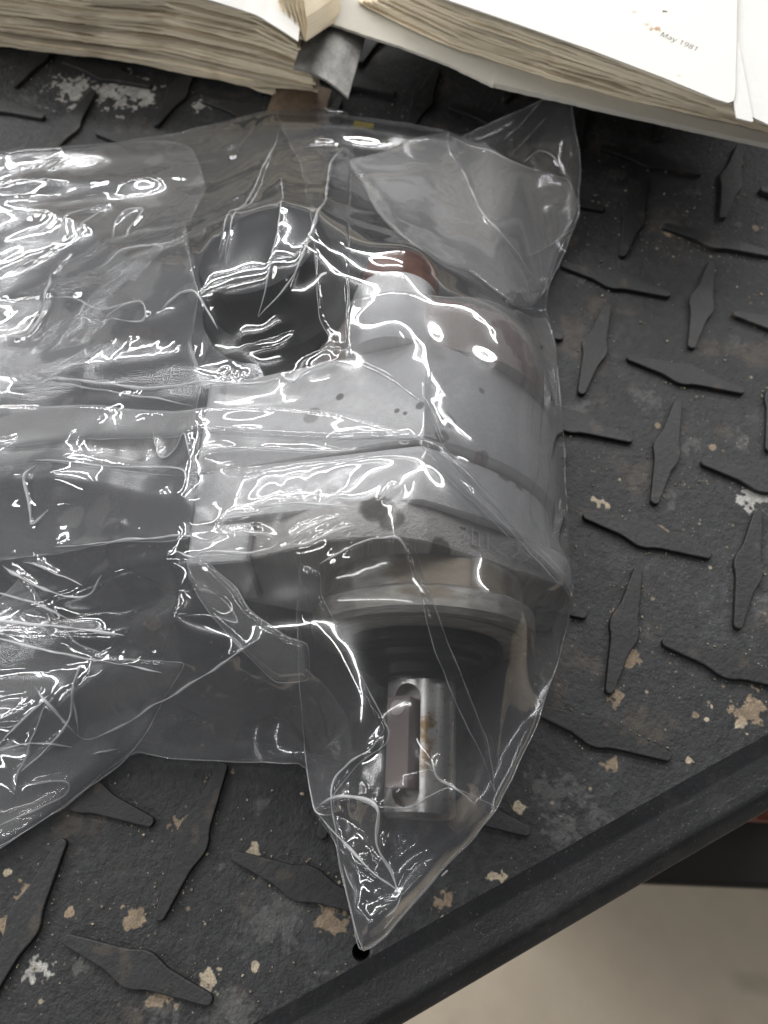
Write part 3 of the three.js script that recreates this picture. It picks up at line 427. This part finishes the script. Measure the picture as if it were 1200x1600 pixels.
// what lies under the film: the pump, rasterised from above
const coarse = new Grid(bx0, bz0, bx1, bz1, 0.0012), under = new Float32Array(coarse.d.length).fill(0.0034);
pump.updateMatrixWorld(true);
pump.traverse((m) => {
  if (!m.isMesh) return;
  const p = m.geometry.attributes.position, ix = m.geometry.index, n = ix ? ix.count : p.count, v = [0, 1, 2].map(() => new THREE.Vector3()), { x0, z0, c, nx, nz } = coarse;
  for (let t = 0; t < n; t += 3) {
    for (let k = 0; k < 3; k++) v[k].fromBufferAttribute(p, ix ? ix.getX(t + k) : t + k).applyMatrix4(m.matrixWorld);
    const [a, b, d] = v, i0 = Math.max(0, Math.floor((Math.min(a.x, b.x, d.x) - x0) / c)), i1 = Math.min(nx - 1, Math.ceil((Math.max(a.x, b.x, d.x) - x0) / c)), j0 = Math.max(0, Math.floor((Math.min(a.z, b.z, d.z) - z0) / c)), j1 = Math.min(nz - 1, Math.ceil((Math.max(a.z, b.z, d.z) - z0) / c));
    const den = (b.z - d.z) * (a.x - d.x) + (d.x - b.x) * (a.z - d.z); if (Math.abs(den) < 1e-14) continue;
    for (let j = j0; j <= j1; j++) for (let i = i0; i <= i1; i++) { const x = x0 + i * c, z = z0 + j * c, w0 = ((b.z - d.z) * (x - d.x) + (d.x - b.x) * (z - d.z)) / den, w1 = ((d.z - a.z) * (x - d.x) + (a.x - d.x) * (z - d.z)) / den, w2 = 1 - w0 - w1; if (w0 < -1e-4 || w1 < -1e-4 || w2 < -1e-4) continue; const h = w0 * a.y + w1 * b.y + w2 * d.y + 0.0016; if (h > under[j * nx + i]) under[j * nx + i] = h; }
  }
});
{ // a taut skin over it, slightly puffed by air
  const { nx, nz, c, x0, z0, d } = coarse, fixed = new Uint8Array(nx * nz);
  for (let j = 0; j < nz; j++) for (let i = 0; i < nx; i++) { const k = j * nx + i, [s, , , bh] = signedDist(poly, x0 + i * c, z0 + j * c); fixed[k] = s <= 0 || (j === 0 || j === nz - 1 || i === nx - 1); d[k] = fixed[k] ? bh : Math.max(0.0034, under[k]); }
  const puff = -2.6 * c * c / 4;                                     // it sags a little
  for (let it = 0; it < 500; it++) for (let j = 1; j < nz - 1; j++) for (let i = 0; i < nx - 1; i++) {
    const k = j * nx + i; if (fixed[k]) continue;
    const l = i ? d[k - 1] : d[k + 1], h = d[k] + 1.88 * ((l + d[k + 1] + d[k - nx] + d[k + nx]) / 4 + puff - d[k]);
    d[k] = h < under[k] ? under[k] : h;
  }
}
{ // stiff film bridges the hollows: straight spans along and across, blended in
  const { nx, nz, d } = coarse, span = (get, n) => { const st = []; for (let i = 0; i < n; i++) { const y = get(i); while (st.length > 1) { const [a, ya] = st[st.length - 2], [b, yb] = st[st.length - 1]; if ((yb - ya) * (i - a) <= (y - ya) * (b - a)) st.pop(); else break; } st.push([i, y]); } const out = new Float32Array(n); for (let k = 0; k < st.length - 1; k++) for (let i = st[k][0]; i <= st[k + 1][0]; i++) out[i] = lerp(st[k][1], st[k + 1][1], (i - st[k][0]) / (st[k + 1][0] - st[k][0])); return out; };
  const H = new Float32Array(d.length);
  for (let j = 0; j < nz; j++) { const o = span((i) => d[j * nx + i], nx); for (let i = 0; i < nx; i++) H[j * nx + i] += o[i] * 0.5; }
  for (let i = 0; i < nx; i++) { const o = span((j) => d[j * nx + i], nz); for (let j = 0; j < nz; j++) H[j * nx + i] += o[j] * 0.5; }
  for (let j = 0; j < nz; j++) for (let i = 0; i < nx; i++) { const k = j * nx + i, s = signedDist(poly, coarse.x0 + i * coarse.c, coarse.z0 + j * coarse.c)[0]; if (s > 0) d[k] = Math.max(under[k], lerp(d[k], H[k], smoothstep(s, 0, 0.03) * smoothstep(coarse.x0 + i * coarse.c, -0.17, -0.06) * 0.94)); }
}
const FC = 0.00062, fine = new Grid(bx0, bz0, bx1, bz1, FC);
const fd = new Float32Array(fine.d.length), near = new Float32Array(fine.d.length * 2), rimH = new Float32Array(fine.d.length);
for (let j = 0; j < fine.nz; j++) for (let i = 0; i < fine.nx; i++) { const k = j * fine.nx + i, x = bx0 + i * FC, z = bz0 + j * FC, [s, qx, qz, bh] = signedDist(poly, x, z); fd[k] = s; rimH[k] = bh; near[2 * k] = qx; near[2 * k + 1] = qz; fine.d[k] = coarse.get(x, z); }
for (let it = 0; it < 50; it++) { const s = fine.d.slice(), nx = fine.nx; for (let j = 1; j < fine.nz - 1; j++) for (let i = 1; i < nx - 1; i++) { const k = j * nx + i; if (fd[k] > FC) fine.d[k] = (s[k] * 2 + s[k - 1] + s[k + 1] + s[k - nx] + s[k + nx]) / 6; } }
const taut = new Grid(bx0, bz0, bx1, bz1, FC); taut.d.set(fine.d);
function onFilm(x, y) {                                               // where the line of sight at a pixel meets the taut film
  let p = at(x, y, 0.004), h = 0.004;
  for (let s = 0.1; s > 0.002; s -= 0.0006) { const q = at(x, y, s); if (q.x < bx0 || q.x > bx1 || q.z < bz0 || q.z > bz1) continue; if (taut.get(q.x, q.z) >= s) { p = q; break; } }
  return p;
}
// creases: height in mm | half width in mm | points
const creases = `
1.2|1.6|28,300 60,282 95,262 99,243
0.8|1.2|30,272 70,262 98,245
1.0|1.8|0,300 22,308
*1.3|1.8|95,375 115,350 150,334 172,328 150,350 134,372 132,392
*1.1|1.5|180,388 185,355 200,336 224,333 205,365 200,380 182,388
1.3|1.8|25,435 50,418 85,395 86,380
1.2|1.6|85,440 95,425 105,410 120,400
*1.5|2.0|85,435 80,470 65,500 50,522 30,530 10,525
*1.1|1.6|85,475 130,478 148,490 170,498 225,483
*1.0|1.4|170,510 225,485 232,510 200,515 172,509
*1.2|1.6|160,425 190,410 225,396 256,393 256,412
1.2|1.6|125,445 150,450 165,430
1.3|1.4|292,345 295,375 305,410 310,418 335,418
1.2|1.3|292,345 305,330 325,325 335,345 330,360
1.0|1.2|295,370 325,362 315,385
1.2|1.5|332,330 380,310
1.2|1.6|280,275 310,300 335,322
1.2|1.5|310,420 270,462 255,480
*1.7|2.4|255,500 270,480 300,466 315,475 330,500 342,522
1.2|2.0|130,548 180,544 225,545
1.4|2.2|75,555 130,552 160,565 225,555
1.2|1.8|250,565 285,555 305,535
*2.0|2.6|40,590 60,600 110,605 200,612 320,610 400,607 440,595 455,585
*1.5|2.2|440,597 460,606 475,590 530,570
*1.2|1.6|0,618 90,610 160,618 240,630 305,642
*1.4|1.6|435,215 410,275 380,330 345,400
*1.0|1.2|428,238 392,325 352,415
*1.8|2.4|440,280 440,330 430,400 418,455 405,502
*1.8|2.4|540,235 520,260 500,340 478,400 455,450 405,503
1.4|2.0|435,268 455,250 500,225 530,235 535,255
1.3|2.0|400,190 370,225 350,240 365,250 385,225 430,185
0.8|2.0|375,545 380,530 410,525 440,508 460,510 465,525 440,545 400,553 376,546
1.2|2.0|340,590 370,595 390,605
*1.2|1.8|700,208 700,240 712,262
1.2|2.0|545,285 580,280 620,278 640,268 710,265
1.2|1.8|545,255 600,320 625,370
*1.2|1.4|690,215 790,255 870,285 885,290 903,330
*0.9|1.0|741,207 800,179 868,150
*0.9|1.1|785,225 845,165
*0.9|1.1|795,250 830,215 855,185
*0.9|1.1|815,262 840,245 860,250 880,280
0.8|1.1|800,245 797,222
*1.0|1.6|715,260 770,360 845,455
*0.6|0.9|810,405 900,355
1.0|1.4|780,470 840,455 850,440
1.0|1.2|820,490 835,478 842,462
0.9|1.2|805,515 822,535 845,520 852,545
*1.3|1.4|660,700 720,740 800,830 880,915 890,930
*0.9|1.1|700,740 780,820 870,920
*0.9|1.1|800,820 885,910
*1.2|1.6|300,720 330,712 380,707 540,708 575,702
*1.2|1.6|500,695 575,690 665,692
0.9|1.2|350,735 390,740 410,735
*1.2|1.6|240,678 255,720 275,710 290,685 300,725
*1.1|1.6|60,728 180,735 290,745 300,770 320,760
*1.4|1.8|65,735 50,758 52,790 55,825 80,800
2.0|4.0|50,757 100,755 140,790 190,785
1.4|2.2|190,785 165,830 190,825 230,845 250,857
*1.6|2.2|90,860 200,855 300,845 330,850 345,840 370,842
*1.3|1.8|280,872 310,880 320,872 390,870 430,860 437,850
2.4|4.0|375,795 440,780 490,780 555,788
*1.0|1.3|400,800 450,795 540,800 560,800
*1.3|1.6|420,803 360,815 345,827 385,838 420,842 437,854
*1.4|1.8|450,856 480,835 520,820 545,808
*1.4|1.8|455,858 475,858 510,845 555,826
*1.4|1.8|500,888 545,865 590,848 620,848 640,870
*1.0|1.2|590,790 605,775 622,760
*1.5|2.0|10,890 60,920 110,940 150,935 170,910
*1.2|1.8|40,882 100,905 140,925
*1.3|2.2|0,930 60,950 120,975
*1.2|2.0|0,980 100,985 200,998
*1.5|2.4|0,1005 120,1030 260,1058
*1.5|1.6|400,1005 360,1035 300,1075 240,1110 190,1140 140,1158 128,1150
*1.2|1.5|0,1180 40,1140 80,1100
*1.2|1.5|25,1235 60,1160 85,1100
*1.3|1.5|20,1225 110,1140 130,1040
*1.3|1.5|60,1075 100,1120 130,1155
*1.1|1.4|130,1150 125,1080 135,1040
*1.0|1.6|10,1175 60,1165 120,1170
*1.3|1.5|30,1230 70,1225 115,1225 110,1240 0,1290
*1.2|1.6|150,1182 190,1172
1.3|2.2|380,1050 420,1075 460,1090
*1.0|1.2|600,1140 580,1170 540,1200 520,1230 525,1300 530,1330
*1.6|2.2|500,1258 520,1250 545,1247 580,1255 590,1270 588,1320 610,1360 622,1395
*1.8|2.4|492,1265 540,1320 580,1360 620,1390
*0.9|1.1|625,1398 618,1418 602,1432
*1.4|2.0|672,1180 680,1215 700,1230 740,1260
*0.9|1.1|537,1350 545,1372 555,1392
*1.0|1.4|690,1370 700,1360
*1.0|1.5|640,1415 650,1405
*1.0|1.4|600,1450 615,1430
0.8|1.1|735,1100 760,1180 775,1230
0.7|1.0|790,1040 780,1110 770,1200
4.5|7|330,800 200,770 90,757 -60,750
4|6|345,880 200,905 80,950 -60,985
3.5|5|330,960 200,990 90,1000 -60,990
3.5|6|300,1035 180,1060 60,1110 -60,1160
4|6|320,560 220,575 120,590 -60,596
3.5|6|300,450 200,410 100,350 -20,325
3|6|340,330 230,290 100,290 -20,300
3.5|7|330,500 220,500 110,470 -40,480
3|6|380,620 260,628 120,640 -60,640
-2.4|5|330,745 480,728 560,716 640,712 700,745
-1.8|4|470,560 520,540 545,560
-2.0|5|100,700 200,705 300,700
-2.0|5|110,660 200,650 300,650
-1.6|4|200,860 300,880 340,930 420,1010
4|4.5|494,1268 540,1325 580,1368 615,1402
3.5|4|505,1256 548,1250 584,1262 596,1300 606,1350
3|4|672,1185 686,1222 735,1262
3|4|560,1460 600,1420 650,1390 700,1330
-2.5|3.5|512,1285 548,1330 590,1375`.trim().split('\n').map((l) => { const rib = l[0] === '*', [a, w, p] = l.replace('*', '').split('|'); const q = px(p), low = q.every(([x, y]) => (x < 430 && y > 870) || y > 1130); return { a: a / 1000 * (low ? 1.8 : 1.05), w: w / 1000 * 1.2, p: q, rib }; });
const soft = new Grid(bx0, bz0, bx1, bz1, FC);
{
  const nx = fine.nx;
  const ridge = new Float32Array(fine.d.length), valley = new Float32Array(fine.d.length); let seed = 1;
  for (const { a, w, p } of creases) {
    const c3 = p.map(([x, y]) => onFilm(x, y)), curve = new THREE.CatmullRomCurve3(c3, false, 'centripetal'), n = Math.max(6, Math.ceil(curve.getLength() / 0.0012)), q = curve.getSpacedPoints(n); seed++;
    const best = new Map();
    for (let s = 0; s < n; s++) {
      const A = q[s], B = q[s + 1], R = w * 3.4, i0 = Math.max(1, Math.floor((Math.min(A.x, B.x) - R - bx0) / FC)), i1 = Math.min(nx - 2, Math.ceil((Math.max(A.x, B.x) + R - bx0) / FC)), j0 = Math.max(1, Math.floor((Math.min(A.z, B.z) - R - bz0) / FC)), j1 = Math.min(fine.nz - 2, Math.ceil((Math.max(A.z, B.z) + R - bz0) / FC)), ux = B.x - A.x, uz = B.z - A.z, uu = ux * ux + uz * uz + 1e-16;
      for (let j = j0; j <= j1; j++) for (let i = i0; i <= i1; i++) {
        const x = bx0 + i * FC, z = bz0 + j * FC, t = clamp(((x - A.x) * ux + (z - A.z) * uz) / uu, 0, 1), d = Math.hypot(x - A.x - ux * t, z - A.z - uz * t); if (d > R) continue;
        const g = (s + t) / n, end = Math.min(1, 5 * Math.min(g, 1 - g) + 0.15), vary = 0.75 + 0.5 * perlin.noise(g * 6, seed * 3.7, 0.5), v = Math.abs(a) * end * vary * Math.exp(-(Math.sqrt((d / w) ** 2 + 0.12) - 0.346) * 1.35), k = j * nx + i, o = best.get(k); if (o === undefined || v > o) best.set(k, v);
      }
    }
    const to = a > 0 ? ridge : valley; for (const [k, v] of best) to[k] = a > 0 ? Math.max(to[k], v) + 0.25 * Math.min(to[k], v) : to[k] + v;
  }
  for (let j = 0; j < fine.nz; j++) for (let i = 0; i < nx; i++) {
    const k = j * nx + i; if (fd[k] < -2 * FC) continue;
    const x = bx0 + i * FC, z = bz0 + j * FC;
    const left = smoothstep(-x, 0.03, 0.09), rightCalm = smoothstep(x, 0.0, 0.03) * smoothstep(-z, 0.045, 0.08), tail = smoothstep(z, -0.12, -0.07) * smoothstep(-x, 0.03, 0.08), flap = smoothstep(z, -0.03, 0);
    const A = 0.00036 * (0.7 + 1.0 * left + 1.3 * tail + 0.6 * flap) * (1 - 0.75 * rightCalm);
    const wx = 0.006 * perlin.noise(x * 45, z * 45, 3), wz = 0.006 * perlin.noise(x * 45 + 9, z * 45, 7);
    const n1 = perlin.noise((x + wx) * 44, (z + wz) * 72, 1.3), n2 = perlin.noise((x - wz) * 130, (z + wx) * 160, 5.7), n3 = perlin.noise((x + wz) * 26, (z + wx) * 40, 8.1);
    const wr = A * (1.35 * (0.3 - Math.sqrt(n1 * n1 + 0.008)) + 0.16 * (0.3 - Math.sqrt(n2 * n2 + 0.01))) + A * 4.4 * n3;
    const e = smoothstep(fd[k], 0, 0.004), rim = clamp(fd[k] / 0.0022, 0, 1);
    soft.d[k] = Math.max(0.0026, taut.d[k] + e * (0.6 * ridge[k] - valley[k] * 0.8 + 0.6 * A * 3.2 * n3) - 0.0008) + 0.0012 * Math.sqrt(1 - (1 - rim) ** 2);
    fine.d[k] = Math.max(0.0028, fine.d[k] + e * (ridge[k] - valley[k] * 0.8 + wr)) + 0.0016 * Math.sqrt(1 - (1 - rim) ** 2);
  }
}
function sheet(P, dist, nearest, grid, heightAt) {                    // triangles of the grid inside an outline, its rim snapped to the outline
  const { nx, nz, c, x0, z0 } = grid, id = new Int32Array(nx * nz).fill(-1), pos = [], idx = [];
  const vert = (k, i, j) => { if (id[k] < 0) { let x = x0 + i * c, z = z0 + j * c; if (dist[k] < 0) { x = nearest[2 * k]; z = nearest[2 * k + 1]; } id[k] = pos.length / 3; pos.push(x, heightAt(k, x, z), z); } return id[k]; };
  for (let j = 0; j < nz - 1; j++) for (let i = 0; i < nx - 1; i++) {
    const k = j * nx + i, q = [k, k + 1, k + nx, k + nx + 1]; if (q.some((a) => dist[a] < -1.2 * c) || q.every((a) => dist[a] < 0)) continue;
    const a = vert(k, i, j), b = vert(k + 1, i + 1, j), d = vert(k + nx, i, j + 1), e = vert(k + nx + 1, i + 1, j + 1); idx.push(a, d, b, b, d, e);
  }
  const g = new THREE.BufferGeometry(); g.setAttribute('position', new THREE.Float32BufferAttribute(pos, 3)); g.setIndex(idx); g.computeVertexNormals(); return g;
}
part('top_film', sheet(poly, fd, near, fine, (k) => fd[k] < 0 ? rimH[k] : fine.d[k]), filmMat(0.978), bag);
part('inner_film', sheet(poly, fd, near, fine, (k) => fd[k] < 0 ? rimH[k] - 0.0002 : soft.d[k]), filmMat(0.996, 0.15), bag);
{ // the sheet underneath, lying on the tread bars
  const g = new Grid(bx0, bz0, bx1, bz1, 0.002), D = new Float32Array(g.d.length), N = new Float32Array(g.d.length * 2), H = new Float32Array(g.d.length);
  for (let j = 0; j < g.nz; j++) for (let i = 0; i < g.nx; i++) { const k = j * g.nx + i, [s, a, b, bh] = signedDist(poly, bx0 + i * g.c, bz0 + j * g.c); D[k] = s; H[k] = bh; N[2 * k] = a; N[2 * k + 1] = b; }
  part('bottom_film', sheet(poly, D, N, g, (k, x, z) => 0.0028 + 0.0002 * (1 + perlin.noise(x * 60, z * 60, 2)) + Math.max(0, H[k] - 0.003) * (1 - smoothstep(D[k], 0, H[k] > 0.028 ? 0.05 : 0.022))), filmMat(0.86, 0.08), bag);
}
{ // the turned edge of the film
  const pts = poly.filter(([x]) => x > bx0 + 0.002).map(([x, z, h]) => new THREE.Vector3(x, h + 0.0002, z)), first = pts.findIndex((p, i) => i && p.distanceTo(pts[i - 1]) > 0.03), run = first > 0 ? [...pts.slice(first), ...pts.slice(0, first)] : pts;
  part('edge_fold', new THREE.TubeGeometry(new THREE.CatmullRomCurve3(run, false, 'centripetal'), 900, 0.00021, 6, false), filmMat(0.8, 0.12), bag);
}
// sharply pinched creases: the film doubled on itself in a thin rounded rib
function ribs(curves, seed) {
  const r = rng(seed), out = [];
  for (const [pts, rad] of curves) {
    const curve = new THREE.CatmullRomCurve3(pts, false, 'centripetal'), len = curve.getLength(), n = Math.max(8, Math.ceil(len / 0.0008)), K = 6, pos = [], idx = [], s = r() * 50;
    for (let i = 0; i <= n; i++) {
      const t = i / n, p = curve.getPointAt(t), d = curve.getTangentAt(t), side = new THREE.Vector3(-d.z, 0, d.x).normalize(), up = side.clone().cross(d).normalize(); if (up.y < 0) up.negate();
      const q = rad * Math.min(1, 6 * Math.min(t, 1 - t) + 0.12) * (0.75 + 0.9 * perlin.noise(t * len * 130, s, 0.3)), w = 0.00035 * perlin.noise(t * len * 160, s, 4.4);
      for (let k = 0; k < K; k++) { const a = k / K * Math.PI * 2; pos.push(p.x + side.x * (Math.cos(a) * q + w) + up.x * Math.sin(a) * q, p.y + side.y * Math.cos(a) * q + up.y * Math.sin(a) * q, p.z + side.z * (Math.cos(a) * q + w) + up.z * Math.sin(a) * q); }
    }
    for (let i = 0; i < n; i++) for (let k = 0; k < K; k++) { const a = i * K + k, b = i * K + (k + 1) % K; idx.push(a, b, a + K, b, b + K, a + K); }
    const g = new THREE.BufferGeometry(); g.setAttribute('position', new THREE.Float32BufferAttribute(pos, 3)); g.setIndex(idx); g.computeVertexNormals(); out.push(g);
  }
  return mergeGeometries(out);
}
const ribMat = filmMat(0.72, 0.14);
part('pinched_creases', ribs(creases.filter((c) => c.rib).map((c, n) => {
  const q = new THREE.CatmullRomCurve3(c.p.map(([x, y]) => onFilm(x, y)), false, 'centripetal').getSpacedPoints(c.p.length * 5);
  return [q.map((v) => new THREE.Vector3(v.x, fine.get(v.x, v.z) + 0.0001, v.z)), c.w * (0.16 + 0.05 * (n % 3))];
}), 31), ribMat, bag).userData.kind = 'stuff';
{ const p = at(568, 195, 0.009), g = new RoundedBoxGeometry(0.0095, 0.0009, 0.0028, 2, 0.0004); g.rotateY(-0.15); g.translate(p.x, p.y, p.z); part('yellow_scrap', g, std({ color: rgb(0.5, 0.38, 0.05), roughness: 0.6 }), bag, 'small yellow scrap at the far edge of the bag'); }
// second layers where the bag is folded over itself: lift in mm | transmission | wrinkle | outline
const folds = `
0.6|0.92|0.3|-220,244 0,246 120,237 200,229 256,223 300,236 322,300 292,360 300,420 312,470 300,540 316,600 300,690 312,760 296,846 190,852 90,868 0,880 -220,900
1.6|0.975|0.3|470,888 500,900 503,934 560,1050 608,1142 600,1166 560,1196 524,1240 522,1272 493,1266 478,1180 466,1000
1.8|0.91|0.4|280,872 318,878 345,900 372,925 393,958 450,998 480,1012 482,1064 433,1069 382,1020 334,967 306,925
2.2|0.82|0.5|-200,630 0,642 140,640 300,648 420,642 520,650 600,672 660,690 540,694 420,690 300,684 150,690 0,704 -200,706
1.4|0.86|0.5|-200,718 0,712 100,706 160,712 300,738 340,745 290,750 180,738 60,730 -200,740
1.8|0.9|0.9|-200,960 -20,958 40,908 84,960 130,1012 200,1034 290,1040 262,1092 238,1136 206,1176 158,1214 98,1262 0,1324 -200,1440
1.4|0.86|0.25|545,256 620,236 700,212 790,254 885,291 903,336 870,402 852,452 800,480 735,430 660,396 600,350 570,300
1.2|0.9|0.2|545,562 543,480 600,462 700,470 790,486 850,500 868,560 880,700 886,850 890,935 800,830 720,745 690,700 668,645 610,600
1.6|0.9|0.3|650,690 690,700 730,742 800,815 870,890 892,932 880,926 800,850 720,772 680,730
1.2|0.98|0.2|630,850 650,868 668,920 690,985 720,1060 760,1160 772,1240 755,1190 712,1100 676,1012 656,930
1.0|0.98|0.4|492,1266 545,1246 590,1262 640,1262 700,1232 772,1266 690,1358 600,1462 566,1480 541,1390 526,1320
1.2|0.96|0.3|430,178 545,182 548,300 545,540 500,500 490,370 470,260`.trim().split('\n').map((l) => { const [h, t, w, p] = l.split('|'); return { h: h / 1000, t: +t, w: +w, p: px(p) }; });
folds.forEach(({ h, t, w, p }, n) => {
  const q = new THREE.CatmullRomCurve3(p.map(([x, y]) => onFilm(x, y)), true, 'catmullrom', 0.25).getSpacedPoints(150), P = q.map((v) => [v.x, v.z]);
  const X = P.map((v) => v[0]), Z = P.map((v) => v[1]), c = 0.0007, g = new Grid(Math.max(bx0, Math.min(...X)) - 0.002, Math.min(...Z) - 0.002, Math.max(...X) + 0.002, Math.max(...Z) + 0.002, c);
  const D = new Float32Array(g.d.length), N = new Float32Array(g.d.length * 2);
  for (let j = 0; j < g.nz; j++) for (let i = 0; i < g.nx; i++) { const k = j * g.nx + i, [s, a, b] = signedDist(P, g.x0 + i * c, g.z0 + j * c); D[k] = s; N[2 * k] = a; N[2 * k + 1] = b; }
  const geo = sheet(P, D, N, g, (k, x, z) => {
    const s = Math.max(0, D[k]), r = clamp(s / 0.0014, 0, 1), wx = 0.006 * perlin.noise(x * 40, z * 40, n), n1 = perlin.noise((x + wx) * 60, (z - wx) * 80, n * 3.1), n2 = perlin.noise(x * 24, z * 30, n * 1.7);
    return lerp(taut.get(x, z), fine.get(x, z), 0.55) + h * (0.35 + 0.65 * Math.sqrt(1 - (1 - r) ** 2)) + w * 0.001 * smoothstep(s, 0, 0.004) * (1.2 * (0.3 - Math.sqrt(n1 * n1 + 0.005)) + 1.4 * n2);
  });
  const fold = part('fold', geo, filmMat(t, n ? 0.045 : 0.2), bag), rim = P.filter(([x]) => x > bx0 + 0.004).map(([x, z]) => new THREE.Vector3(x, lerp(taut.get(x, z), fine.get(x, z), 0.55) + h * 0.4, z));
  const cut = rim.findIndex((v, i) => i && v.distanceTo(rim[i - 1]) > 0.02), run = cut > 0 ? [...rim.slice(cut), ...rim.slice(0, cut)] : rim;
  part('fold_edge', ribs([[run, 0.00017]], n + 90), ribMat, fold);
});

renderer.render(scene, camera);
